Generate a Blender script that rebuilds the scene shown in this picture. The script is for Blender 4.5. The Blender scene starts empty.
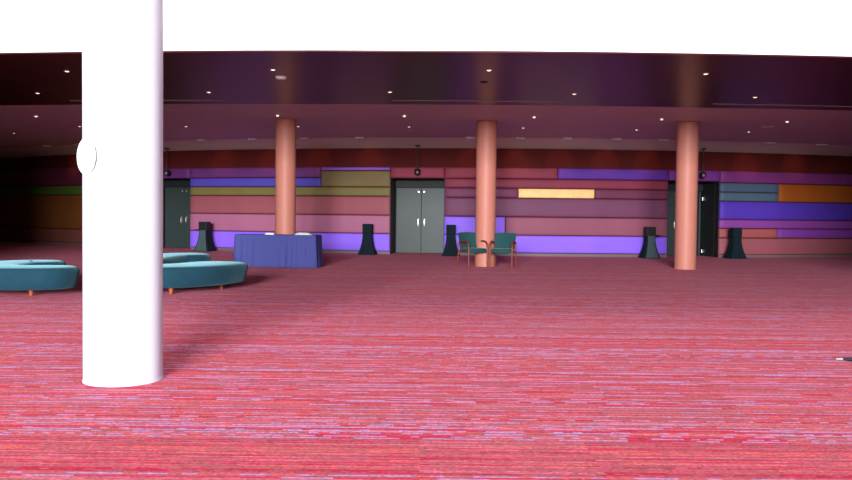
import bpy, bmesh, math, random
from mathutils import Vector, Matrix
random.seed(7)
S = bpy.context.scene
COL = S.collection
R = math.radians

# ------------------------------------------------------------------ camera
cam_data = bpy.data.cameras.new('camera')
cam_data.sensor_width = 36.0
cam_data.lens = 820.0 / 852.0 * 36.0
cam_data.clip_end = 200
cam = bpy.data.objects.new('camera', cam_data)
COL.objects.link(cam)
pitch, roll = R(1.71), R(0.6)
cam.matrix_world = Matrix.Translation((0, 0, 1.27)) @ Matrix.Rotation(R(90) - pitch, 4, 'X') @ Matrix.Rotation(roll, 4, 'Z')
S.camera = cam

# ------------------------------------------------------------------ world, daylight, exposure
W = bpy.data.worlds.new('world'); S.world = W; W.use_nodes = True
W.node_tree.nodes['Background'].inputs[0].default_value = (0.80, 0.88, 1.0, 1)
W.node_tree.nodes['Background'].inputs[1].default_value = 0.5
def area(name, loc, rot, sx, sy, power, color, spread=180):
    d = bpy.data.lights.new(name, 'AREA'); d.shape = 'RECTANGLE'; d.size = sx; d.size_y = sy
    d.energy = power; d.color = color; d.spread = R(spread)
    o = bpy.data.objects.new(name, d); COL.objects.link(o); o.location = loc; o.rotation_euler = rot
    return o
area('daylight_window', (-3.2, -27.5, 6.2), (R(90), 0, 0), 11, 6.0, 30000, (0.95, 0.97, 1.0), 150)
area('overhead_floor_fill', (-1.0, 0.5, 9.85), (0, 0, 0), 12, 14, 230, (0.95, 0.97, 1.0), 160)  # added overhead fill that brightens the near floor; the roof above is solid
S.view_settings.view_transform = 'Standard'
S.view_settings.look = 'None'
S.view_settings.exposure = 0.0
S.view_settings.gamma = 1.0
S.view_settings.use_curve_mapping = False
try:
    S.cycles.use_denoising = True
    S.cycles.max_bounces = 8
    S.cycles.diffuse_bounces = 5
    S.cycles.sample_clamp_indirect = 6
except Exception:
    pass

# ------------------------------------------------------------------ materials
def lin(c):
    c = c / 255.0
    return c / 12.92 if c <= 0.04045 else ((c + 0.055) / 1.055) ** 2.4
def rgb(r, g, b): return (lin(r), lin(g), lin(b), 1)
def mat(name, col, rough=0.6, spec=0.5, metal=0.0, sheen=0.0, emit=None, estr=0.0, noise=0.0, nscale=20.0, bump=0.0, bscale=200.0, stretch=(1, 1, 1), coat=0.0, stint=(1, 1, 1, 1)):
    m = bpy.data.materials.new(name); m.use_nodes = True
    nt = m.node_tree; b = nt.nodes['Principled BSDF']
    b.inputs['Base Color'].default_value = col
    b.inputs['Roughness'].default_value = rough
    b.inputs['Specular IOR Level'].default_value = spec
    b.inputs['Metallic'].default_value = metal
    b.inputs['Coat Weight'].default_value = coat
    if sheen:
        b.inputs['Sheen Weight'].default_value = sheen
        b.inputs['Sheen Roughness'].default_value = 0.4
        b.inputs['Sheen Tint'].default_value = stint
    if emit:
        b.inputs['Emission Color'].default_value = emit
        b.inputs['Emission Strength'].default_value = estr
    if noise or bump:
        tc = nt.nodes.new('ShaderNodeTexCoord'); mp = nt.nodes.new('ShaderNodeMapping')
        mp.inputs['Scale'].default_value = stretch
        nt.links.new(tc.outputs['Object'], mp.inputs['Vector'])
    if noise:
        n = nt.nodes.new('ShaderNodeTexNoise'); n.inputs['Scale'].default_value = nscale; n.inputs['Detail'].default_value = 5
        nt.links.new(mp.outputs['Vector'], n.inputs['Vector'])
        mr = nt.nodes.new('ShaderNodeMapRange'); mr.inputs['From Min'].default_value = 0.25; mr.inputs['From Max'].default_value = 0.75
        mr.inputs['To Min'].default_value = 1 - noise; mr.inputs['To Max'].default_value = 1 + noise
        nt.links.new(n.outputs['Fac'], mr.inputs['Value'])
        mx = nt.nodes.new('ShaderNodeMix'); mx.data_type = 'RGBA'; mx.blend_type = 'MULTIPLY'; mx.inputs['Factor'].default_value = 1
        mx.inputs[6].default_value = col
        nt.links.new(mr.outputs['Result'], mx.inputs[7]); nt.links.new(mx.outputs[2], b.inputs['Base Color'])
    if bump:
        n2 = nt.nodes.new('ShaderNodeTexNoise'); n2.inputs['Scale'].default_value = bscale; n2.inputs['Detail'].default_value = 3
        nt.links.new(mp.outputs['Vector'], n2.inputs['Vector'])
        bp = nt.nodes.new('ShaderNodeBump'); bp.inputs['Strength'].default_value = bump; bp.inputs['Distance'].default_value = 0.01
        nt.links.new(n2.outputs['Fac'], bp.inputs['Height']); nt.links.new(bp.outputs['Normal'], b.inputs['Normal'])
    return m

def carpet_material():
    m = bpy.data.materials.new('carpet'); m.use_nodes = True
    nt = m.node_tree; N = nt.nodes; L = nt.links; b = N['Principled BSDF']
    b.inputs['Roughness'].default_value = 0.85; b.inputs['Specular IOR Level'].default_value = 0.05
    b.inputs['Sheen Weight'].default_value = CARPET_SHEEN; b.inputs['Sheen Roughness'].default_value = 0.45
    b.inputs['Sheen Tint'].default_value = (1, 0.36, 0.46, 1)
    def math_(op, a, bb=None, c=None):
        n = N.new('ShaderNodeMath'); n.operation = op
        for i, v in enumerate((a, bb, c)):
            if v is None: continue
            if isinstance(v, (int, float)): n.inputs[i].default_value = v
            else: L.new(v, n.inputs[i])
        return n.outputs[0]
    def wn(x, y=None):
        n = N.new('ShaderNodeTexWhiteNoise')
        if y is None:
            n.noise_dimensions = '1D'; L.new(x, n.inputs['W'])
        else:
            n.noise_dimensions = '2D'; cx = N.new('ShaderNodeCombineXYZ'); L.new(x, cx.inputs[0]); L.new(y, cx.inputs[1]); L.new(cx.outputs[0], n.inputs['Vector'])
        return n.outputs['Value']
    def ramp(fac, stops):
        n = N.new('ShaderNodeValToRGB'); n.color_ramp.interpolation = 'CONSTANT'
        el = n.color_ramp.elements
        while len(el) < len(stops): el.new(0.5)
        for e, (p, c) in zip(el, stops): e.position = p; e.color = c
        L.new(fac, n.inputs[0]); return n.outputs[0]
    def mix(f, a, c):
        n = N.new('ShaderNodeMix'); n.data_type = 'RGBA'
        if isinstance(f, (int, float)): n.inputs[0].default_value = f
        else: L.new(f, n.inputs[0])
        L.new(a, n.inputs[6])
        if isinstance(c, tuple): n.inputs[7].default_value = c
        else: L.new(c, n.inputs[7])
        return n.outputs[2]
    tc = N.new('ShaderNodeTexCoord'); sp = N.new('ShaderNodeSeparateXYZ'); L.new(tc.outputs['Object'], sp.inputs[0])
    X, Y = sp.outputs[0], sp.outputs[1]
    # carpet tiles laid in a staggered bond: each has its own mix of rows
    trow = math_('FLOOR', math_('DIVIDE', Y, 0.92))
    tcol = math_('FLOOR', math_('ADD', math_('DIVIDE', X, 0.92), math_('MULTIPLY', wn(trow), 5.0)))
    tile = wn(tcol, trow)
    row = math_('FLOOR', math_('DIVIDE', Y, 0.021))
    r1 = wn(math_('ADD', row, math_('MULTIPLY', math_('FLOOR', math_('MULTIPLY', tile, 2.0)), 977.0)))
    r2 = wn(math_('ADD', row, 311.5))
    r3 = wn(math_('ADD', row, 713.5))
    length = math_('ADD', 0.045, math_('MULTIPLY', math_('POWER', r2, 1.6), 0.26))
    col = math_('FLOOR', math_('ADD', math_('DIVIDE', X, length), math_('MULTIPLY', r3, 31.0)))
    d = wn(col, row)
    base = ramp(r1, [(0.0, rgb(*CP['rose'])), (0.20, rgb(*CP['red'])), (0.34, rgb(*CP['pink'])), (0.56, rgb(*CP['coral'])), (0.70, rgb(*CP['dusty'])), (0.86, rgb(*CP['crimson']))])
    alt = ramp(d, [(0.0, rgb(*CP['pink'])), (0.3, rgb(*CP['red'])), (0.5, rgb(*CP['dusty'])), (0.75, rgb(*CP['rose']))])
    c1 = mix(math_('MULTIPLY', math_('GREATER_THAN', d, 0.55), 0.7), base, alt)
    lav = math_('MULTIPLY', math_('GREATER_THAN', r3, 0.74), math_('GREATER_THAN', d, 0.47))
    c2 = mix(math_('MULTIPLY', lav, 0.85), c1, rgb(*CP['lavender']))
    # fine weave: small checks in each row
    wcol = math_('FLOOR', math_('DIVIDE', X, 0.016)); wrow = math_('FLOOR', math_('DIVIDE', Y, 0.0105))
    w_ = wn(wcol, wrow)
    hs = N.new('ShaderNodeHueSaturation'); L.new(c2, hs.inputs['Color']); L.new(math_('ADD', 0.66, math_('MULTIPLY', w_, 0.64)), hs.inputs['Value'])
    L.new(hs.outputs[0], b.inputs['Base Color'])
    bp = N.new('ShaderNodeBump'); bp.inputs['Strength'].default_value = 0.3; bp.inputs['Distance'].default_value = 0.004
    L.new(w_, bp.inputs['Height']); L.new(bp.outputs[0], b.inputs['Normal'])
    return m
CARPET_SHEEN = 0.06
CP = dict(rose=(172, 76, 92), red=(184, 40, 68), pink=(188, 98, 110), coral=(192, 88, 86), dusty=(146, 78, 82), crimson=(172, 28, 58), lavender=(168, 136, 184))

M = {}
M['carpet'] = carpet_material()
M['white_paint'] = mat('white_paint', rgb(236, 238, 242), 0.5)
M['atrium_side'] = mat('atrium_side_wall', (0.16, 0.13, 0.13, 1), 0.7)
M['column_white'] = mat('column_white', (0.50, 0.52, 0.60, 1), 0.45, 0.3)
M['lacquer'] = mat('dark_lacquer', (0.040, 0.009, 0.009, 1), 0.32, 0.12, noise=0.1, nscale=1.2)
M['lacquer'].node_tree.nodes['Principled BSDF'].inputs['Specular Tint'].default_value = (1.0, 0.60, 0.52, 1)
M['ceiling_maroon'] = mat('ceiling_maroon', (0.64, 0.62, 0.58, 1), 0.6, 0.4, noise=0.05, nscale=2)
M['ceiling_taupe'] = mat('ceiling_taupe', (0.80, 0.80, 0.66, 1), 0.7, 0.3)
M['wall_red'] = mat('wall_dark_red', (0.09, 0.012, 0.011, 1), 0.7, 0.08, noise=0.15, nscale=1.5)
M['side_wall'] = mat('side_wall_red', (0.10, 0.03, 0.03, 1), 0.7)
M['orange_paint'] = mat('orange_paint', (0.41, 0.152, 0.112, 1), 0.5, 0.25, noise=0.03, nscale=5)
M['baseboard'] = mat('grey_baseboard', (0.12, 0.085, 0.085, 1), 0.6)
M['door_steel'] = mat('grey_door_paint', (0.030, 0.042, 0.041, 1), 0.42, 0.30, noise=0.06, nscale=3)
M['door_dark'] = mat('dark_door_frame', rgb(26, 30, 31), 0.6, 0.3)
M['chrome'] = mat('brushed_metal', (0.75, 0.75, 0.72, 1), 0.3, 0.5, 1.0)
M['velvet'] = mat('teal_velvet', (0.008, 0.037, 0.057, 1), 0.8, 0.10, sheen=0.3, stint=(0.4, 0.8, 0.9, 1), noise=0.12, nscale=6, bump=0.15, bscale=90)
M['leg_wood'] = mat('orange_wood', rgb(150, 74, 40), 0.4, noise=0.12, nscale=30)
M['navy'] = mat('navy_cloth', rgb(58, 62, 118), 0.8, 0.2, noise=0.08, nscale=60, bump=0.1, bscale=160)
M['paper'] = mat('paper', rgb(225, 225, 218), 0.7)
M['paper_grey'] = mat('paper_grey', rgb(176, 178, 172), 0.7)
M['grey_plastic'] = mat('grey_plastic', rgb(120, 120, 120), 0.6)
M['chair_green'] = mat('chair_green', rgb(24, 62, 64), 0.8, 0.2, sheen=0.1, noise=0.1, nscale=40)
M['chair_wood'] = mat('chair_wood', rgb(112, 38, 22), 0.45, noise=0.12, nscale=25)
M['black_cloth'] = mat('black_cloth', rgb(12, 26, 34), 0.85, 0.15, noise=0.2, nscale=20)
M['black_box'] = mat('black_box', rgb(14, 16, 18), 0.6, 0.3)
M['grey_cloth'] = mat('grey_green_cloth', rgb(60, 76, 78), 0.85, 0.15, noise=0.08, nscale=20)
M['black_metal'] = mat('black_metal', rgb(24, 22, 22), 0.4, 0.4)
M['black_rubber'] = mat('black_rubber', rgb(16, 18, 26), 0.4, 0.4)
M['white_plastic'] = mat('white_plastic', rgb(235, 235, 230), 0.5)
M['pale_metal'] = mat('pale_metal', rgb(150, 148, 150), 0.45, 0.4, 0.3)
M['lamp'] = mat('lamp_lens', (1, 1, 1, 1), 0.5, emit=(1, 0.78, 0.50, 1), estr=3.0)
M['lamp_small'] = mat('lamp_lens_small', (1, 1, 1, 1), 0.5, emit=(1, 0.92, 0.85, 1), estr=3.0)
M['glass_dark'] = mat('dark_glass', rgb(120, 122, 118), 0.15, 0.6)
M['washer'] = mat('washer_grey', rgb(225, 225, 220), 0.6)
M['slot'] = mat('slot_grey', rgb(140, 120, 118), 0.6)

# ------------------------------------------------------------------ helpers
def obj(name, bm, m, parent=None, smooth=False, angle=None):
    me = bpy.data.meshes.new(name)
    bmesh.ops.recalc_face_normals(bm, faces=bm.faces[:])
    if smooth:
        for f in bm.faces: f.smooth = True
        if angle is not None:
            for e in bm.edges:
                if len(e.link_faces) == 2 and e.calc_face_angle(0) > R(angle): e.smooth = False
    bm.to_mesh(me); bm.free()
    me.materials.append(m)
    o = bpy.data.objects.new(name, me); COL.objects.link(o)
    if parent: o.parent = parent
    return o
def tag(o, label, cat, group=None):
    o['label'] = label; o['category'] = cat
    if group: o['group'] = group
    return o
def thing(name, label, cat, loc=(0, 0, 0), rz=0, group=None):
    o = bpy.data.objects.new(name, None); COL.objects.link(o)
    o.location = loc; o.rotation_euler = (0, 0, rz); o.empty_display_size = 0.2
    return tag(o, label, cat, group)
def struct(name, bm, m, parent=None, **k):
    o = obj(name, bm, m, parent, **k)
    if not parent: o['kind'] = 'structure'
    return o
def dup(root, loc, rz, label, group=None):
    r = root.copy(); COL.objects.link(r); r.location = loc; r.rotation_euler = (0, 0, rz); r['label'] = label
    if group: r['group'] = group
    for ch in list(root.children):
        c = ch.copy(); COL.objects.link(c); c.parent = r
        for g in ch.children:
            d = g.copy(); COL.objects.link(d); d.parent = c
    return r
def box(bm, x0, x1, y0, y1, z0, z1, bev=0.0, mtx=None):
    vs = [bm.verts.new((x, y, z)) for z in (z0, z1) for y in (y0, y1) for x in (x0, x1)]
    fs = [(0, 2, 3, 1), (4, 5, 7, 6), (0, 1, 5, 4), (2, 6, 7, 3), (0, 4, 6, 2), (1, 3, 7, 5)]
    faces = [bm.faces.new([vs[i] for i in f]) for f in fs]
    geo = vs
    if bev:
        es = list({e for f in faces for e in f.edges})
        r = bmesh.ops.bevel(bm, geom=es, offset=bev, segments=2, affect='EDGES', profile=0.5)
        geo = list({v for v in r['verts']} | {v for v in vs if v.is_valid})
    if mtx is not None:
        bmesh.ops.transform(bm, matrix=mtx, verts=[v for v in geo if v.is_valid])
    return bm
def lathe(bm, prof, n=32, cx=0, cy=0, mtx=None, cap0=True, cap1=True):
    rings = []
    for r, z in prof:
        rings.append([bm.verts.new((cx + r * math.cos(2 * math.pi * i / n), cy + r * math.sin(2 * math.pi * i / n), z)) for i in range(n)])
    for a, b in zip(rings, rings[1:]):
        for i in range(n):
            bm.faces.new((a[i], a[(i + 1) % n], b[(i + 1) % n], b[i]))
    if cap0: bm.faces.new(rings[0][::-1])
    if cap1: bm.faces.new(rings[-1])
    if mtx is not None:
        bmesh.ops.transform(bm, matrix=mtx, verts=[v for rg in rings for v in rg])
    return bm
def tube(bm, pts, rad, n=10):
    pts = [Vector(p) for p in pts]
    rads = rad if isinstance(rad, (list, tuple)) else [rad] * len(pts)
    rings = []; prev = None
    for i, p in enumerate(pts):
        t = (pts[min(i + 1, len(pts) - 1)] - pts[max(i - 1, 0)]).normalized()
        if prev is None:
            a = Vector((0, 0, 1)) if abs(t.z) < 0.9 else Vector((1, 0, 0))
            u = t.cross(a).normalized()
        else:
            u = (prev - t * prev.dot(t)).normalized()
        prev = u; v = t.cross(u)
        rings.append([bm.verts.new(p + rads[i] * (u * math.cos(2 * math.pi * k / n) + v * math.sin(2 * math.pi * k / n))) for k in range(n)])
    for a, b in zip(rings, rings[1:]):
        for k in range(n): bm.faces.new((a[k], a[(k + 1) % n], b[(k + 1) % n], b[k]))
    bm.faces.new(rings[0][::-1]); bm.faces.new(rings[-1])
    return bm
def grid(bm, rows):
    vv = [[bm.verts.new(p) for p in r] for r in rows]
    for a, b in zip(vv, vv[1:]):
        for i in range(len(a) - 1): bm.faces.new((a[i], a[i + 1], b[i + 1], b[i]))
    return bm
NB = bmesh.new

# ------------------------------------------------------------------ the curved back wall: circle about C
CX, CY, RW = 3.8, 59.2, 32.9
ZC = 3.63      # flat ceilings; the taupe strip slopes down from here to the wall head
ZH = 3.43
def cyl(th, r, z): return (CX + r * math.sin(R(th)), CY - r * math.cos(R(th)), z)
def arc(t0, t1, step=0.6):
    n = max(2, int(abs(t1 - t0) / step) + 1)
    return [t0 + (t1 - t0) * i / n for i in range(n + 1)]
DOORS = [(-24.45, -21.35), (-8.67, -5.62), (6.95, 10.05)]
DOOR_H = 2.47
TH0, TH1 = -57.4, 33.0

# floor
bm = NB(); box(bm, -25, 22, -28.2, 45, -0.2, 0.0); struct('floor', bm, M['carpet'])

# back wall, solid pieces between the door recesses and the band over them
bm = NB()
def wall_piece(t0, t1, z0, z1):
    ts = arc(t0, t1)
    f = [[cyl(t, RW, z) for t in ts] for z in (z0, z1)]
    k = [[cyl(t, RW - 0.25, z) for t in ts] for z in (z1, z0)]
    grid(bm, [f[0], f[1], k[0], k[1], f[0]])
e = [TH0] + [x for d in DOORS for x in d] + [TH1]
for i in range(0, len(e), 2): wall_piece(e[i], e[i + 1], 0.0, DOOR_H)
wall_piece(TH0, TH1, DOOR_H, 3.44)
struct('wall_back', bm, M['wall_red'], smooth=True, angle=30)
# baseboard under the panels
bm = NB()
for i in range(0, len(e), 2):
    ts = arc(e[i], e[i + 1])
    grid(bm, [[cyl(t, RW, 0.0) for t in ts], [cyl(t, RW + 0.05, 0.0) for t in ts], [cyl(t, RW + 0.05, 0.09) for t in ts], [cyl(t, RW, 0.09) for t in ts]])
struct('baseboard_back', bm, M['baseboard'], smooth=True, angle=30)

# ceilings (all at one height: glossy lacquer front, maroon middle, taupe strip by the wall)
def yA(x): return 11.915 - 0.0298 * x + 0.00778 * x * x
def yB(x): return 17.507 - 0.0317 * x + 0.00659 * x * x
def yS(x): return CY - math.sqrt(34.05 ** 2 - (x - CX) ** 2)
def yW(x): return CY - math.sqrt((RW - 0.1) ** 2 - (x - CX) ** 2)
XS = [-24.0 + 44.0 * i / 66 for i in range(67)]
def slab(name, f0, f1, z0, z1, m, zb=None):
    zb = z0 if zb is None else zb
    bm = NB()
    p = [[(x, f0(x), z1) for x in XS], [(x, f0(x), z0) for x in XS]]
    for k in range(1, 5): p.append([(x, f0(x) + (f1(x) - f0(x)) * k / 4, z0 + (zb - z0) * k / 4) for x in XS])
    p.append([(x, f1(x), z1) for x in XS]); p.append(p[0])
    grid(bm, p)
    return struct(name, bm, m)
slab('ceiling', yA, yB, ZC, 3.80, M['lacquer'])
slab('ceiling', yB, yS, ZC + 0.015, 3.80, M['ceiling_maroon'], ZC + 0.05)
slab('ceiling', yS, yW, ZC + 0.05, 3.80, M['ceiling_taupe'], ZH)
# white upper wall of the atrium, above the lacquer ceiling
bm = NB()
grid(bm, [[(x, yA(x) - 0.02, ZC + 0.02) for x in XS], [(x, yA(x) - 0.02, 10.0) for x in XS], [(x, yA(x) + 0.2, 10.0) for x in XS], [(x, yA(x) + 0.2, ZC + 0.02) for x in XS], [(x, yA(x) - 0.02, ZC + 0.02) for x in XS]])
struct('wall_atrium', bm, M['white_paint'])
# atrium side walls and roof out of view, side walls placed to shade the back wall's ends, and the hall's far ends
bm = NB(); box(bm, -10.2, -10.0, -28.2, 12.9, 0, 10.0); struct('wall_left', bm, M['atrium_side'])
bm = NB(); box(bm, 8.8, 9.0, -28.2, 12.0, 0, 10.0); struct('wall_right', bm, M['atrium_side'])
bm = NB(); box(bm, -10.2, 9.0, -28.2, 14.5, 10.0, 10.2); struct('ceiling', bm, M['atrium_side'])
bm = NB(); box(bm, -24.2, -24.0, 12.8, 45, 0, 3.62); box(bm, -24.0, -10.0, 13.2, 13.4, 0, 3.62); struct('wall_left', bm, M['side_wall'])
bm = NB(); box(bm, 20.0, 20.2, 12.0, 36, 0, 3.62); box(bm, 8.8, 20.0, 12.2, 12.4, 0, 3.62); struct('wall_right', bm, M['side_wall'])

# ------------------------------------------------------------------ doors in their recesses
def door(n, t0, t1, depth=1.0, right_open=False):
    tc = (t0 + t1) / 2
    p = cyl(tc, RW, 0)
    half = RW * math.sin(R((t1 - t0) / 2))
    root = bpy.data.objects.new('door_%d' % n, None); COL.objects.link(root); root['kind'] = 'structure'
    # local frame: +x to the right along the wall, -y into the lobby
    root.location = p; root.rotation_euler = (0, 0, R(tc))
    b = NB()   # reveal: two sides, top, back fill around leaves
    box(b, -half - 0.12, -half, 0.0, depth + 0.1, 0, DOOR_H)
    box(b, half, half + 0.12, 0.0, depth + 0.1, 0, DOOR_H)
    box(b, -half - 0.12, half + 0.12, 0.0, depth + 0.1, DOOR_H, DOOR_H + 0.1)
    obj('reveal', b, M['door_dark'], root)
    b = NB(); box(b, -half, half, depth - 0.02, depth + 0.1, 2.20, DOOR_H, 0.006); obj('transom', b, M['door_dark'], root)
    b = NB()
    if right_open:   # dark vestibule behind the open leaf
        box(b, -half - 0.1, -half, depth + 0.1, depth + 2.0, 0, DOOR_H); box(b, half, half + 0.1, depth + 0.1, depth + 2.0, 0, DOOR_H)
        box(b, -half - 0.1, half + 0.1, depth + 2.0, depth + 2.1, 0, DOOR_H); box(b, -half - 0.1, half + 0.1, depth + 0.1, depth + 2.1, DOOR_H, DOOR_H + 0.1)
        obj('vestibule', b, M['door_dark'], root)
    else:
        box(b, -half, half, depth + 0.05, depth + 0.1, 0, 2.2); obj('backing', b, M['door_dark'], root)
    for s in (-1, 1):
        b = NB(); x0, x1 = (-half + 0.03, -0.006) if s < 0 else (0.006, half - 0.03)
        box(b, x0, x1, depth - 0.01, depth + 0.05, 0.012, 2.19, 0.006)
        leaf = obj('leaf', b, M['door_steel'], root)
        if right_open and s > 0:   # swung back into the vestibule about its hinge side
            hp = Vector((half - 0.03, depth + 0.05, 0))
            leaf.location = hp - Matrix.Rotation(R(-86), 3, 'Z') @ hp; leaf.rotation_euler = (0, 0, R(-86)); leaf['label'] = 'right door leaf swung open'
        b = NB(); box(b, s * 0.105 - 0.018, s * 0.105 + 0.018, depth - 0.018, depth - 0.008, 0.90, 1.16, 0.004)
        tube(b, [(s * 0.105, depth - 0.015, 1.12), (s * 0.105, depth - 0.06, 1.12), (s * 0.105, depth - 0.065, 1.03), (s * 0.105, depth - 0.06, 0.94), (s * 0.105, depth - 0.015, 0.94)], 0.010)
        h = obj('handle', b, M['chrome'], leaf, smooth=True, angle=40); h['label'] = 'brushed metal pull handle'
        b = NB(); lathe(b, [(0.036, 0), (0.036, 0.012), (0.026, 0.02)], 16, mtx=Matrix.Translation((s * 0.09, depth - 0.008, 2.06)) @ Matrix.Rotation(R(90), 4, 'X'))
        h = obj('bolt_plate', b, M['chrome'], leaf); h['label'] = 'small round metal plate near door top'
    if n == 3:
        for z in (0.16, 1.93):
            b = NB(); box(b, half - 0.05, half - 0.001, depth - 0.09, depth - 0.02, z - 0.06, z + 0.06, 0.004)
            h = obj('hinge', b, M['chrome'], root); h['label'] = 'pale metal hinge'
    return root
door(1, *DOORS[0], depth=0.73)
door(2, *DOORS[1], depth=1.0)
door(3, *DOORS[2], depth=1.1, right_open=True)

# ------------------------------------------------------------------ padded wall panels
def panel(t0, t1, z0, z1, col, label, group, rough=0.62, m=None, sheen=0.0):
    g = 0.011
    dt = math.degrees(g / RW)
    ts = arc(t0 + dt, t1 - dt, 0.35)
    z0 += g; z1 -= g
    prof = [(z0, 0.0), (z0, 0.055), (z0 + 0.006, 0.078), (z0 + 0.02, 0.090), (z0 + 0.06, 0.098), ((z0 + z1) / 2, 0.103), (z1 - 0.06, 0.098), (z1 - 0.02, 0.090), (z1 - 0.006, 0.078), (z1, 0.055), (z1, 0.0)]
    if z1 - z0 < 0.2: prof = [(z0, 0.0), (z0, 0.055), (z0 + 0.01, 0.085), ((z0 + z1) / 2, 0.1), (z1 - 0.01, 0.085), (z1, 0.055), (z1, 0.0)]
    # origin at the panel's own foot in the wall
    tm = (t0 + t1) / 2
    o_ = Vector(cyl(tm, RW, z0))
    b = NB()
    rows = []
    # ends eased back so that the panel closes on the wall
    tt = [ts[0]] + [ts[0] + math.degrees(0.004 / RW), ts[0] + math.degrees(0.02 / RW)] + ts[1:-1] + [ts[-1] - math.degrees(0.02 / RW), ts[-1] - math.degrees(0.004 / RW)] + [ts[-1]]
    k = [0.0, 0.8, 0.95] + [1.0] * len(ts[1:-1]) + [0.95, 0.8, 0.0]
    for z, d in prof:
        rows.append([Vector(cyl(t, RW + d * kk, z)) - o_ for t, kk in zip(tt, k)])
    grid(b, rows)
    bmesh.ops.remove_doubles(b, verts=b.verts, dist=0.0002)
    if m is None:
        m = mat('fabric', col, rough, 0.25, noise=0.07, nscale=1.6, stretch=(1, 1, 0.4), sheen=sheen)
    o = obj('wall_panel', b, m, smooth=True, angle=50)
    o.location = o_
    tag(o, label, 'wall panel', group)
    return o
GA, GB, GC, GD = 'padded panels left of the white column', 'padded panels between the left and middle doors', 'padded panels between the middle and right doors', 'padded panels right of the right door'
D1, D2, D3 = DOORS
def al(r, g, b): return (r * 0.80, g * 0.80, b * 0.86, 1)
P = panel
# far left, beyond the white column
P(-57, D1[0], 2.27, 2.96, al(0.16, 0.022, 0.05), 'dark maroon padded panel left of white column, above the green one', GA)
P(-57, D1[0], 1.91, 2.27, al(0.085, 0.16, 0.02), 'dark green padded panel left of white column', GA)
P(-57, D1[0], 0.62, 1.91, al(0.21, 0.065, 0.012), 'tall rust brown padded panel left of white column, under the green one', GA)
P(-57, D1[0], 0.09, 0.62, al(0.23, 0.065, 0.045), 'reddish brown padded panel left of white column, lowest of its stack', GA)
# over the left door
P(D1[0], D1[1], DOOR_H, 2.83, al(0.16, 0.03, 0.18), 'short dark purple padded panel over the left double door', GA)
# left door to middle door
a0, a1, am = D1[1], D2[0], -12.75
P(a0, am, 2.48, 2.83, al(0.17, 0.04, 0.2), 'purple padded panel at top of wall, above the royal blue one', GB)
P(am, a1, 2.71, 2.83, al(0.26, 0.12, 0.62), 'thin violet padded strip above the tall olive panel', GB)
P(a0, am, 2.18, 2.48, al(0.10, 0.075, 0.48), 'royal blue padded panel, second row from top left of orange column', GB)
P(am, a1, 2.18, 2.71, al(0.21, 0.155, 0.06), 'tall olive padded panel left of the middle double door', GB)
P(a0, a1, 1.88, 2.18, al(0.20, 0.165, 0.05), 'long low olive padded panel running behind the left orange column', GB)
P(a0, a1, 1.265, 1.88, al(0.31, 0.082, 0.095), 'long brick red padded panel under the olive one', GB)
P(a0, a1, 0.67, 1.265, al(0.40, 0.13, 0.215), 'long dusty pink padded panel behind the table column', GB)
P(a0, a1, 0.09, 0.67, al(0.29, 0.135, 0.86), 'long bright violet padded panel at floor behind the draped table', GB)
# over the middle door
P(D2[0], D2[1], DOOR_H, 2.83, al(0.34, 0.045, 0.085), 'short raspberry red padded panel over the middle double door', GC)
# middle door to right door
b0, b1 = D2[1], D3[0]
P(b0, 0.66, 2.47, 2.83, al(0.30, 0.045, 0.075), 'dark red padded panel at top of wall behind the middle column', GC)
P(0.66, b1, 2.47, 2.83, al(0.14, 0.04, 0.38), 'deep purple padded panel in top row above the gold panel', GC)
P(b0, b1, 2.17, 2.47, al(0.28, 0.04, 0.075), 'long wine red padded panel just above the gold panel', GC)
P(b0, -1.51, 1.86, 2.17, al(0.19, 0.045, 0.10), 'plum padded panel left of the gold panel', GC)
P(-1.51, 2.75, 1.86, 2.17, None, 'pale gold panel, brightest on the wall', GC, m=mat('gold_fabric', (0.86, 0.55, 0.22, 1), 0.55, 0.3, noise=0.12, nscale=7))
P(2.75, b1, 1.86, 2.17, al(0.17, 0.035, 0.075), 'plum padded panel right of the gold panel', GC)
P(b0, b1, 1.255, 1.86, al(0.165, 0.046, 0.10), 'tall mauve padded panel under the gold panel', GC)
P(b0, -2.2, 0.67, 1.255, al(0.27, 0.135, 0.80), 'violet padded panel behind the middle column, one row above the floor', GC)
P(-2.2, b1, 0.67, 1.255, al(0.28, 0.078, 0.118), 'dusty rose padded panel above the long violet floor panel', GC)
P(b0, b1, 0.10, 0.67, al(0.28, 0.13, 0.87), 'long bright violet padded panel at floor behind the two green chairs', GC)
# over the right door
P(b1, D3[1], DOOR_H, 2.83, al(0.20, 0.035, 0.26), 'short purple padded panel over the right double door', GD)
# right of the right door
c0, c1, cm = D3[1], 31.5, 13.78
P(c0, c1, 2.44, 2.83, al(0.22, 0.035, 0.18), 'long dark magenta padded panel in top row right of the door', GD)
P(c0, cm, 2.135, 2.44, al(0.07, 0.115, 0.17), 'upper of the two narrow slate blue padded panels', GD)
P(c0, cm, 1.84, 2.135, al(0.07, 0.125, 0.165), 'lower of the two narrow slate blue padded panels', GD)
P(cm, c1, 1.84, 2.44, al(0.36, 0.085, 0.008), 'burnt orange padded panel near the right edge', GD)
P(c0, c1, 1.24, 1.84, al(0.08, 0.032, 0.38), 'tall indigo padded panel right of the right door', GD)
P(c0, c1, 0.95, 1.24, al(0.24, 0.05, 0.28), 'narrow purple padded panel under the indigo one', GD)
P(c0, cm, 0.64, 0.95, al(0.36, 0.085, 0.08), 'terracotta padded panel behind the rightmost black pedestal', GD)
P(cm, c1, 0.64, 0.95, al(0.22, 0.045, 0.33), 'violet purple padded panel right of the terracotta one', GD)
P(c0, c1, 0.09, 0.64, al(0.32, 0.085, 0.10), 'long dusky rose padded panel at floor right of the right door', GD)

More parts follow.
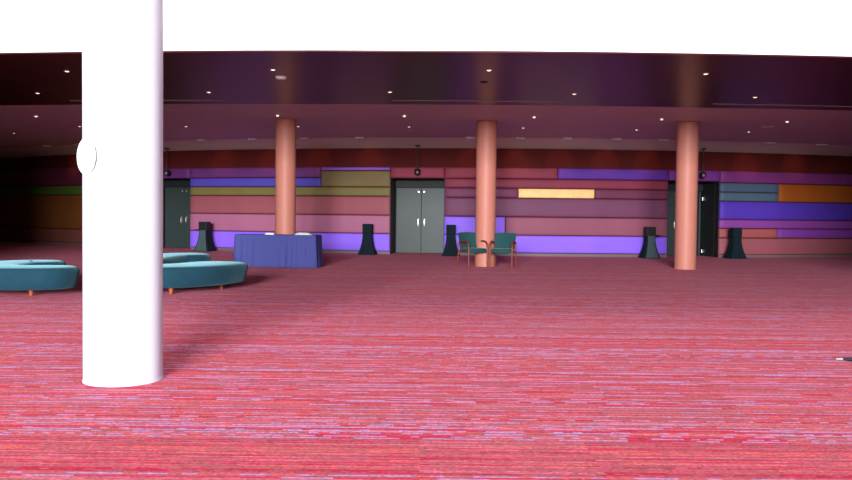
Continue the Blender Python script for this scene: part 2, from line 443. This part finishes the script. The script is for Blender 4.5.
# ------------------------------------------------------------------ columns
def column(x, y, r, h, label, m, top_ring=True):
    t = thing('column', label, 'column', (x, y, 0))
    b = NB(); lathe(b, [(r, 0.0), (r, h)], 64); obj('shaft', b, m, t, smooth=True, angle=40)
    b = NB(); lathe(b, [(r + 0.004, 0.0), (r + 0.004, 0.012), (r, 0.014)], 64, cap0=False, cap1=False); obj('base_ring', b, m, t, smooth=True, angle=40)
    return t
column(-2.293, 6.21, 0.286, 10.0, 'thick white column in the foreground at left', M['column_white'])
column(-3.57, 20.8, 0.257, 3.68, 'orange column behind the navy draped table', M['orange_paint'])
column(1.5, 20.75, 0.257, 3.68, 'orange column behind the two green chairs', M['orange_paint'])
column(6.49, 20.5, 0.265, 3.68, 'orange column in front of the right double door', M['orange_paint'])

# round disc on the white column
az = R(-90 - 40)
t = thing('round_plaque', 'white round disc fixed to left side of the white column', 'plaque', (-2.293 + 0.286 * math.cos(az), 6.21 + 0.286 * math.sin(az), 1.675), az)
b = NB(); lathe(b, [(0.12, 0.002), (0.132, 0.005), (0.132, 0.010), (0.126, 0.013), (0.0005, 0.015)], 40, mtx=Matrix.Rotation(R(90), 4, 'Y')); obj('disc', b, M['white_paint'], t, smooth=True, angle=35)
b = NB(); lathe(b, [(0.05, -0.008), (0.05, 0.004)], 24, mtx=Matrix.Rotation(R(90), 4, 'Y')); obj('mount', b, M['white_plastic'], t)

# ------------------------------------------------------------------ ottomans
def smooth_path(pts, n=40):
    pts = [Vector((p[0], p[1], 0)) for p in pts]
    P_ = [2 * pts[0] - pts[1]] + pts + [2 * pts[-1] - pts[-2]]
    out = []
    segs = len(pts) - 1; per = max(4, n // segs)
    for i in range(segs):
        p0, p1, p2, p3 = P_[i:i + 4]
        for k in range(per):
            t = k / per
            out.append(0.5 * ((2 * p1) + (-p0 + p2) * t + (2 * p0 - 5 * p1 + 4 * p2 - p3) * t * t + (-p0 + 3 * p1 - 3 * p2 + p3) * t ** 3))
    out.append(pts[-1]); return out
def ottoman(name, pts, hw, label, legs, zb=0.105, zt=0.43):
    path = smooth_path(pts)
    cx = sum(p.x for p in path) / len(path); cy = sum(p.y for p in path) / len(path)
    path = [p - Vector((cx, cy, 0)) for p in path]
    n = len(path)
    tang = [(path[min(i + 1, n - 1)] - path[max(i - 1, 0)]).normalized() for i in range(n)]
    def outline(w, z):
        left = [p + Vector((-t.y, t.x, 0)) * w for p, t in zip(path, tang)]
        right = [p + Vector((t.y, -t.x, 0)) * w for p, t in zip(path, tang)]
        def cap(p, t):
            a = math.atan2(t.y, t.x)
            return [p + Vector((math.cos(a + k), math.sin(a + k), 0)) * w for k in [R(90 - 180 * j / 12) for j in range(1, 12)]]
        pl = left + cap(path[-1], tang[-1]) + right[::-1] + cap(path[0], -tang[0])
        return [Vector((q.x, q.y, z)) for q in pl]
    root = thing(name, label, 'ottoman', (cx, cy, 0))
    b = NB()
    lay = [(hw - 0.10, zb), (hw - 0.07, zb + 0.005), (hw - 0.045, zb + 0.03), (hw - 0.02, zb + 0.14), (hw, zt - 0.09), (hw, zt - 0.06), (hw - 0.012, zt - 0.03), (hw - 0.035, zt - 0.010), (hw - 0.08, zt), (hw - 0.2, zt + 0.006)]
    rings = [[b.verts.new(p) for p in outline(w, z)] for w, z in lay]
    m_ = len(rings[0])
    for a, c in zip(rings, rings[1:]):
        for i in range(m_): b.faces.new((a[i], a[(i + 1) % m_], c[(i + 1) % m_], c[i]))
    # top and bottom: quads across the path, fans at the caps
    for ring in (rings[0], rings[-1]):
        L_ = ring[:n]; c1 = ring[n:n + 11]; R_ = ring[n + 11:2 * n + 11][::-1]; c2 = ring[2 * n + 11:]
        for i in range(n - 1): b.faces.new((L_[i], L_[i + 1], R_[i + 1], R_[i]))
        b.faces.new([L_[-1]] + c1 + [R_[-1]]); b.faces.new([R_[0]] + c2 + [L_[0]])
    obj('cushion', b, M['velvet'], root, smooth=True, angle=60)
    # welt along the top edge
    b = NB()
    ring = outline(hw - 0.004, zt - 0.06)
    tube(b, ring + [ring[0]], 0.006, 6); obj('welt', b, M['velvet'], root, smooth=True)
    for (x, y) in legs:
        b = NB(); lathe(b, [(0.021, 0.0), (0.024, 0.008), (0.040, zb + 0.01)], 16, cx=x - cx, cy=y - cy); obj('leg', b, M['leg_wood'], root, smooth=True, angle=40)
    return root
ottoman('curved_ottoman', [(-5.80, 12.50), (-6.25, 12.42), (-6.65, 12.55), (-6.9, 12.95), (-6.9, 13.45), (-6.75, 13.80), (-6.62, 13.88)], 0.48,
        'teal velvet curved ottoman left of the white column', [(-5.93, 12.30), (-6.74, 12.78), (-6.35, 13.7), (-6.9, 13.3)])
ottoman('curved_ottoman', [(-3.58, 13.95), (-3.76, 13.45), (-4.15, 13.05), (-4.65, 13.05), (-5.1, 13.6), (-5.3, 14.5), (-5.4, 15.6), (-5.25, 16.5), (-4.98, 16.85)], 0.54,
        'teal velvet curved ottoman right of the white column', [(-3.97, 12.76), (-3.42, 13.72), (-4.65, 12.95), (-5.4, 15.5), (-4.7, 16.4)])

# ------------------------------------------------------------------ draped table
TX, TY, TR = -3.55, 19.70, R(-8)
TL, TD, THT = 0.995, 0.28, 0.775     # half length, half depth, height
t = thing('folding_table', 'rectangular folding table standing under the navy floor length cloth', 'table', (TX, TY, 0), TR)
b = NB(); box(b, -TL + 0.01, TL - 0.01, -TD + 0.01, TD - 0.01, THT - 0.035, THT - 0.005, 0.004); obj('tabletop', b, M['grey_plastic'], t)
for sx in (-1, 1):
    for sy in (-1, 1):
        b = NB(); tube(b, [(sx * (TL - 0.15), sy * (TD - 0.06), THT - 0.035), (sx * (TL - 0.15), sy * (TD - 0.06), 0.0)], 0.014); obj('leg', b, M['black_metal'], t, smooth=True, angle=40)
# cloth: a rounded rectangle outline pushed in and out by folds growing towards the hem
def rr(hx, hy, rad, n):
    per = 2 * (2 * hx + 2 * hy); pts = []
    for i in range(n):
        s = per * i / n
        if s < 2 * hx: p, nn = (-hx + s, -hy), (0, -1)
        elif s < 2 * hx + 2 * hy: p, nn = (hx, -hy + (s - 2 * hx)), (1, 0)
        elif s < 4 * hx + 2 * hy: p, nn = (hx - (s - 2 * hx - 2 * hy), hy), (0, 1)
        else: p, nn = (-hx, hy - (s - 4 * hx - 2 * hy)), (-1, 0)
        pts.append((p, nn, s))
    return pts
b = NB(); n = 420
loop = rr(TL, TD, 0.02, n); rows = []
rf = random.Random(3)
folds = [(rf.uniform(0, 2 * (2 * TL + 2 * TD)), rf.uniform(0.035, 0.07), rf.uniform(0.010, 0.024) * rf.choice((1, 1, -1))) for _ in range(34)]
folds += [(1.35 + 0.11 * k, 0.035, 0.022) for k in range(7)] + [(0.08 + 0.14 * k, 0.045, 0.016) for k in range(4)]
per = 4 * (TL + TD)
for z, f in [(THT + 0.002, 0.0), (THT - 0.006, 0.02), (THT - 0.03, 0.10), (0.66, 0.3), (0.54, 0.5), (0.40, 0.7), (0.25, 0.85), (0.12, 0.95), (0.012, 1.0)]:
    row = []
    for (p, nn, s) in loop:
        d = 0.006 + 0.035 * f * (0.77 - z)
        for c, w, a_ in folds:
            ds = (s - c + per / 2) % per - per / 2
            d += a_ * f * math.exp(-(ds / (w * (0.7 + 0.5 * f))) ** 2)
        out = 0.0 if f == 0 else d
        row.append(b.verts.new((p[0] + nn[0] * out, p[1] + nn[1] * out, z)))
    rows.append(row)
for a, c in zip(rows, rows[1:]):
    for i in range(n): b.faces.new((a[i], a[(i + 1) % n], c[(i + 1) % n], c[i]))
b.faces.new(rows[0])
o = obj('tablecloth', b, M['navy'], smooth=True, angle=55); o.location = (TX, TY, 0); o.rotation_euler = (0, 0, TR)
tag(o, 'navy blue floor length cloth draped over the table by orange column', 'tablecloth')
def onto(lx, ly, z):
    v = Matrix.Rotation(TR, 4, 'Z') @ Vector((lx, ly, 0)); return (TX + v.x, TY + v.y, z)
t = thing('paper_stack', 'small stack of white papers on navy table, left of the orange column', 'papers', onto(-0.18, -0.05, THT + 0.003), TR + 0.2)
b = NB()
for k in range(6):
    box(b, -0.10, 0.10, -0.14, 0.14, 0.006 * k, 0.006 * k + 0.005, 0, Matrix.Rotation(0.12 * math.sin(k * 2.1), 4, 'Z'))
obj('sheets', b, M['paper'], t)
t = thing('leaflet_pile', 'pale heap of leaflets on navy table, right of the orange column', 'papers', onto(0.66, -0.03, THT + 0.003), TR)
b = NB()
for k in range(9):
    w_ = 0.21 - 0.010 * k
    box(b, -w_, w_, -0.13, 0.13, 0.006 * k, 0.006 * k + 0.0055, 0, Matrix.Translation((0.02 * math.sin(k * 3), 0, 0)) @ Matrix.Rotation(0.10 * math.sin(k * 1.7), 4, 'Z'))
obj('sheets', b, M['paper_grey'], t)

# ------------------------------------------------------------------ armchairs (front = local -y)
def armchair(loc, rz, label):
    t = thing('armchair', label, 'chair', loc, rz, 'green upholstered armchairs')
    b = NB(); box(b, -0.245, 0.245, -0.26, 0.22, 0.365, 0.475, 0.03); obj('seat', b, M['chair_green'], t, smooth=True, angle=50)
    b = NB()
    rows = []
    zs = [0.40 + 0.45 * k / 8 for k in range(9)]
    def back(z, u, d):   # curved, leaning back, slightly wider at the top
        k = (z - 0.40) / 0.45
        w = 0.245 + 0.025 * k
        x = u * w
        y = 0.20 + 0.10 * k - 0.045 * (u * u) + d
        return (x, y, z + (0.015 * (1 - u * u) if k > 0.95 else 0))
    us = [-1 + 2 * k / 10 for k in range(11)]
    front = [[back(z, u, -0.025) for u in us] for z in zs]; rear = [[back(z, u, 0.025) for u in us] for z in zs]
    F = [[b.verts.new(p) for p in r] for r in front]; K = [[b.verts.new(p) for p in r] for r in rear]
    for G in (F, K):
        for a, c in zip(G, G[1:]):
            for i in range(10): b.faces.new((a[i], a[i + 1], c[i + 1], c[i]))
    for i in range(10):
        b.faces.new((F[0][i], F[0][i + 1], K[0][i + 1], K[0][i])); b.faces.new((F[-1][i], F[-1][i + 1], K[-1][i + 1], K[-1][i]))
    for j in range(8):
        b.faces.new((F[j][0], F[j + 1][0], K[j + 1][0], K[j][0])); b.faces.new((F[j][-1], F[j + 1][-1], K[j + 1][-1], K[j][-1]))
    obj('backrest', b, M['chair_green'], t, smooth=True, angle=60)
    for s in (-1, 1):
        x = s * 0.275
        # front leg sweeps up and bends back into the arm
        b = NB(); tube(b, [(x, -0.24, 0.0), (x, -0.245, 0.30), (x, -0.24, 0.50), (x, -0.225, 0.575), (x, -0.18, 0.625)], [0.017, 0.019, 0.021, 0.021, 0.021]); obj('leg', b, M['chair_wood'], t, smooth=True, angle=50)
        b = NB(); tube(b, [(x, -0.18, 0.625), (x, -0.10, 0.648), (x, 0.0, 0.648), (x, 0.10, 0.635), (x * 0.96, 0.22, 0.60)], [0.021, 0.023, 0.024, 0.022, 0.019]); obj('arm', b, M['chair_wood'], t, smooth=True, angle=50)
        b = NB(); tube(b, [(x * 0.96, 0.30, 0.0), (x * 0.96, 0.255, 0.30), (x * 0.96, 0.235, 0.45), (x * 0.96, 0.245, 0.62)], [0.016, 0.019, 0.020, 0.017]); obj('leg', b, M['chair_wood'], t, smooth=True, angle=50)
        b = NB(); tube(b, [(x, -0.235, 0.40), (x * 0.97, 0.23, 0.40)], 0.013); obj('side_rail', b, M['chair_wood'], t, smooth=True, angle=50)
    b = NB(); tube(b, [(-0.275, -0.225, 0.395), (0.275, -0.225, 0.395)], 0.013); tube(b, [(-0.262, 0.235, 0.40), (0.262, 0.235, 0.40)], 0.013); obj('seat_rail', b, M['chair_wood'], t, smooth=True, angle=50)
    return t
ch = armchair((1.165, 20.37, 0), R(30), 'dark green armchair with bent wood arms, left one by the orange column')
dup(ch, (1.90, 20.16, 0), R(-18), 'dark green armchair with bent wood arms, right one by the orange column')

# ------------------------------------------------------------------ flared pedestals by the wall
def pedestal(loc, rz, label, front, side=1, shelf=True):
    t = thing('flared_pedestal', label, 'pedestal', loc, rz, 'black flared pedestals along the wall')
    def body(b, x0, x1, y0, y1, k0=1.0):
        zs = [0.0, 0.02, 0.08, 0.17, 0.28, 0.41, 0.56, 0.70]
        rows = []
        for z in zs:
            f = 1 - z / 0.70; w = 0.14 + 0.145 * f ** 2.1
            rows.append((w, z))
        return rows
    b = NB(); rows = []
    for w, z in body(None, 0, 0, 0, 0):
        # softly folded square section
        ring = []
        for k in range(48):
            a = 2 * math.pi * k / 48
            q = max(abs(math.cos(a)), abs(math.sin(a)))
            rad = w / q * (0.97 + 0.03 * math.cos(8 * a)) * (1 + 0.035 * math.sin(a * 12) * (1 - z / 0.7))
            ring.append(b.verts.new((rad * math.cos(a), rad * math.sin(a) * 0.85, z)))
        rows.append(ring)
    for a, c in zip(rows, rows[1:]):
        for k in range(48): b.faces.new((a[k], a[(k + 1) % 48], c[(k + 1) % 48], c[k]))
    b.faces.new(rows[0][::-1]); b.faces.new(rows[-1])
    obj('skirt', b, M['black_cloth'], t, smooth=True, angle=50)
    if front:
        b = NB(); A, B = [], []
        for w, z in body(None, 0, 0, 0, 0):
            f = 1 - z / 0.70
            xl, xr = (-w * 0.80, w * 0.72) if side > 0 else (-w * 0.72, w * 0.80)
            yy = -(w * 0.85 + 0.022)
            zz = z + 0.004 + (0.012 if z == 0 else 0)
            A.append([(xl + (xr - xl) * k / 6, yy - 0.01 * math.sin(k * 1.9) * f, zz) for k in range(7)])
            B.append([(xl + (xr - xl) * k / 6, yy + 0.03, zz) for k in range(7)])
        grid(b, A); grid(b, B)
        for i in range(len(A) - 1):
            for k in (0, 6):
                b.faces.new([b.verts.new(q) for q in (A[i][k], A[i + 1][k], B[i + 1][k], B[i][k])])
        p_ = obj('front_drape', b, M['grey_cloth'], t, smooth=True, angle=50); p_['label'] = 'lighter grey green front drape'
    b = NB(); box(b, -0.15, 0.15, -0.14, 0.14, 0.70, 0.985, 0.012); top = obj('top_box', b, M['black_box'] if front else M['black_cloth'], t)
    if not front: return t
    b = NB(); box(b, -0.10, 0.10, -0.152, -0.14, 0.76, 0.94, 0.004); obj('face_plate', b, M['black_box'], top)
    if shelf:
        b = NB(); box(b, -side * 0.15 - 0.16, -side * 0.15 + 0.16, -0.11, 0.11, 0.695, 0.73, 0.008); obj('side_shelf', b, M['black_box'], t)
    return t
pedestal((-7.40, 27.40, 0), R(-14), 'black flared pedestal with grey front, beside the left double door', True, 1)
pedestal((-1.87, 26.25, 0), R(-6), 'plain black flared pedestal left of the middle double door', False)
pedestal((0.79, 25.95, 0), R(-3), 'plain black flared pedestal between middle double door and green chairs', False)
pedestal((7.05, 25.85, 0), R(6), 'black flared pedestal with grey front, left of the right double door', True, -1)
pedestal((9.87, 26.15, 0), R(10), 'plain black flared pedestal just right of the right double door', False)

# ------------------------------------------------------------------ pendant fittings in front of the doors
def pendant(x, y, label):
    t = thing('pendant_fitting', label, 'pendant lamp', (x, y, 3.50), 0, 'rod pendants before the doors')
    b = NB(); lathe(b, [(0.085, -0.03), (0.09, 0.0)], 24); obj('ceiling_plate', b, M['black_metal'], t)
    b = NB(); tube(b, [(0, 0, -0.02), (0, 0, -0.76)], 0.014); obj('rod', b, M['black_metal'], t, smooth=True, angle=50)
    b = NB(); lathe(b, [(0.02, -0.74), (0.085, -0.765), (0.10, -0.80), (0.10, -0.88), (0.06, -0.945)], 24); h = obj('housing', b, M['black_metal'], t, smooth=True, angle=40)
    b = NB(); bmesh.ops.create_uvsphere(b, u_segments=20, v_segments=12, radius=0.055); bmesh.ops.transform(b, matrix=Matrix.Translation((0.0, -0.06, -0.86)), verts=b.verts); obj('lens', b, M['glass_dark'], h, smooth=True)
    return t
pn = pendant(-0.30, 26.18, 'dark rod pendant hanging before the middle double door')
dup(pn, (-9.00, 28.44, 3.50), 0, 'dark rod pendant hanging before the left double door')
dup(pn, (8.83, 26.26, 3.50), 0, 'dark rod pendant hanging before the right double door')

# ------------------------------------------------------------------ recessed downlights
def downlight(x, y, z, r, lens, label, group):
    t = thing('recessed_downlight', label, 'ceiling light', (x, y, z), 0, group)
    b = NB(); lathe(b, [(r * 1.35, 0.0), (r * 1.35, -0.006), (r * 1.05, -0.012), (r * 1.0, -0.004)], 24, cap0=False, cap1=False); obj('trim_ring', b, M['white_plastic'] if lens is M['lamp'] else M['ceiling_taupe'], t, smooth=True, angle=50)
    b = NB(); lathe(b, [(r, -0.004), (r * 0.7, -0.012), (0.002, -0.014)], 24); obj('lens', b, lens, t, smooth=True, angle=50)
    return t
ORD = ['first', 'second', 'third', 'fourth', 'fifth', 'sixth', 'seventh']
front_row = [(-6.05, 13.83), (-2.53, 13.48), (0.99, 13.32), (4.53, 13.44)]
back_row = [(-7.77, 16.42), (-4.26, 16.05), (-0.72, 15.77), (2.81, 15.78), (6.34, 15.95)]
dl = None
def place(x, y, z, label, group, proto):
    return dup(proto, (x, y, z), 0, label, group)
for i, (x, y) in enumerate(front_row):
    lb = 'recessed downlight, %s from left in the front row of glossy dark ceiling' % ORD[i]
    dl = downlight(x, y, ZC, 0.035, M['lamp'], lb, 'downlights in the glossy ceiling') if dl is None else (place(x, y, ZC, lb, 'downlights in the glossy ceiling', dl) and dl)
for i, (x, y) in enumerate(back_row):
    place(x, y, ZC, 'recessed downlight, %s from left in the rear row of glossy dark ceiling' % ORD[i], 'downlights in the glossy ceiling', dl)
ds = None
for i, (x, y) in enumerate([(-9.78, 20.58), (-3.62, 19.91), (-0.55, 19.72), (2.56, 19.71), (5.65, 19.84), (8.78, 20.08)]):
    lb = 'small downlight, %s from left in the front row of maroon ceiling' % ORD[i]
    if ds is None: ds = downlight(x, y, ZC + 0.015, 0.036, M['lamp_small'], lb, 'downlights in the maroon ceiling')
    else: place(x, y, ZC + 0.015, lb, 'downlights in the maroon ceiling', ds)
for i, (x, y) in enumerate([(-9.72, 23.02), (-6.66, 22.73), (-3.52, 22.45), (-0.49, 22.25), (2.59, 22.20), (5.70, 22.41), (8.84, 22.62)]):
    place(x, y, ZC + 0.036, 'small downlight, %s from left in the rear row of maroon ceiling' % ORD[i], 'downlights in the maroon ceiling', ds)
place(-12.7, 25.3, ZC + 0.045, 'small downlight far left, close to the taupe ceiling strip', 'downlights in the maroon ceiling', ds)

# ceiling discs (speakers and sensors)
def disc(x, y, z, r, h, m, label):
    t = thing('ceiling_disc', label, 'ceiling disc', (x, y, z))
    b = NB(); lathe(b, [(r, 0.0), (r, -h * 0.5), (r * 0.85, -h * 0.9), (0.003, -h)], 32); obj('cover', b, m, t, smooth=True, angle=40)
    b = NB(); lathe(b, [(r * 1.12, 0.0), (r * 1.12, -0.008), (r, -0.010)], 32, cap0=False, cap1=False); obj('rim', b, m, t)
disc(-2.52, 14.18, ZC, 0.09, 0.05, M['white_plastic'], 'white domed disc on the glossy ceiling near the left front downlight')
disc(0.99, 14.51, ZC, 0.06, 0.012, M['black_box'], 'small dark flush disc on the glossy ceiling behind a downlight')
disc(8.81, 21.28, ZC + 0.032, 0.14, 0.03, M['ceiling_taupe'], 'pale flush disc on the maroon ceiling at right')
disc(-0.47, 23.38, ZC + 0.04, 0.07, 0.015, M['ceiling_taupe'], 'small flush disc on the maroon ceiling before the middle door')

# long slot diffusers in the glossy ceiling
def slot(x0, x1, label):
    b = NB(); n = 16
    xs = [x0 + (x1 - x0) * k / n for k in range(n + 1)]
    f = lambda x: yB(x) - 0.63
    grid(b, [[(x, f(x), ZC - 0.001) for x in xs], [(x, f(x), ZC - 0.012) for x in xs], [(x, f(x) + 0.07, ZC - 0.012) for x in xs], [(x, f(x) + 0.07, ZC - 0.001) for x in xs]])
    tag(obj('slot_diffuser', b, M['slot'], smooth=False), label, 'air slot', 'slot diffusers in the glossy ceiling')
slot(-7.6, -4.26, 'long thin air slot in the glossy ceiling, left one')
slot(-0.73, 2.79, 'long thin air slot in the glossy ceiling, middle one over the chairs')
slot(5.85, 9.8, 'long thin air slot in the glossy ceiling, right one')

# wall washers along the edge of the taupe strip
wash = [(-13.88, 'far left edge'), (-12.33, 'left of the white column'), (-7.36, 'just right of the white column'), (-5.58, 'left of the left orange column'), (-3.83, 'right of the left orange column'), (-2.08, 'left of the middle pendant'), (1.34, 'just left of the middle orange column'), (2.82, 'just right of the middle orange column'), (4.27, 'second right of the middle orange column'), (5.76, 'third right of the middle orange column'), (7.24, 'just left of the right orange column'), (10.73, 'right of the right orange column'), (12.56, 'near the right edge')]
w0 = None; WASH = 18.0
for x, where in wash:
    y = yS(x) - 0.11; rz = math.asin((x - CX) / 34.15)
    lb = 'grey rectangular wall washer in the ceiling, ' + where
    if w0 is None:
        w0 = thing('wall_washer', lb, 'ceiling light', (x, y, ZC + 0.048), rz, 'wall washers along the taupe strip')
        b = NB(); box(b, -0.14, 0.14, -0.09, 0.09, -0.055, 0.0, 0.006); obj('housing', b, M['washer'], w0)
        b = NB(); box(b, -0.11, 0.11, 0.091, 0.097, -0.045, -0.01); obj('lens', b, M['washer'], w0)
    else:
        dup(w0, (x, y, ZC + 0.048), rz, lb)
    # the warm lamp inside, thrown down onto the top edge of the panels
    ld = bpy.data.lights.new('washer_lamp', 'SPOT'); ld.energy = WASH; ld.color = (1.0, 0.42, 0.14); ld.spot_size = R(50); ld.spot_blend = 0.8; ld.shadow_soft_size = 0.03
    lo = bpy.data.objects.new('washer_lamp', ld); COL.objects.link(lo)
    lo.location = (x - 0.12 * math.sin(rz), y + 0.12 * math.cos(rz), ZC - 0.06)
    lo.rotation_euler = Vector((-1.0 * math.sin(rz), 1.0 * math.cos(rz), -0.48)).to_track_quat('-Z', 'Y').to_euler()

# ------------------------------------------------------------------ rod on the carpet at the right edge
t = thing('floor_rod', 'black rod with pale tip lying on carpet at the right edge', 'rod', (3.72, 7.38, 0.0), R(-28))
b = NB(); tube(b, [(0.05, 0, 0.019), (0.11, 0, 0.02), (0.16, 0, 0.022), (0.7, 0, 0.022)], [0.010, 0.018, 0.021, 0.021], 14); obj('shaft', b, M['black_rubber'], t, smooth=True, angle=50)
b = NB(); tube(b, [(0.0, 0, 0.012), (0.055, 0, 0.018)], [0.008, 0.011], 14); p_ = obj('tip', b, M['pale_metal'], t, smooth=True, angle=50); p_['label'] = 'pale metal tip'
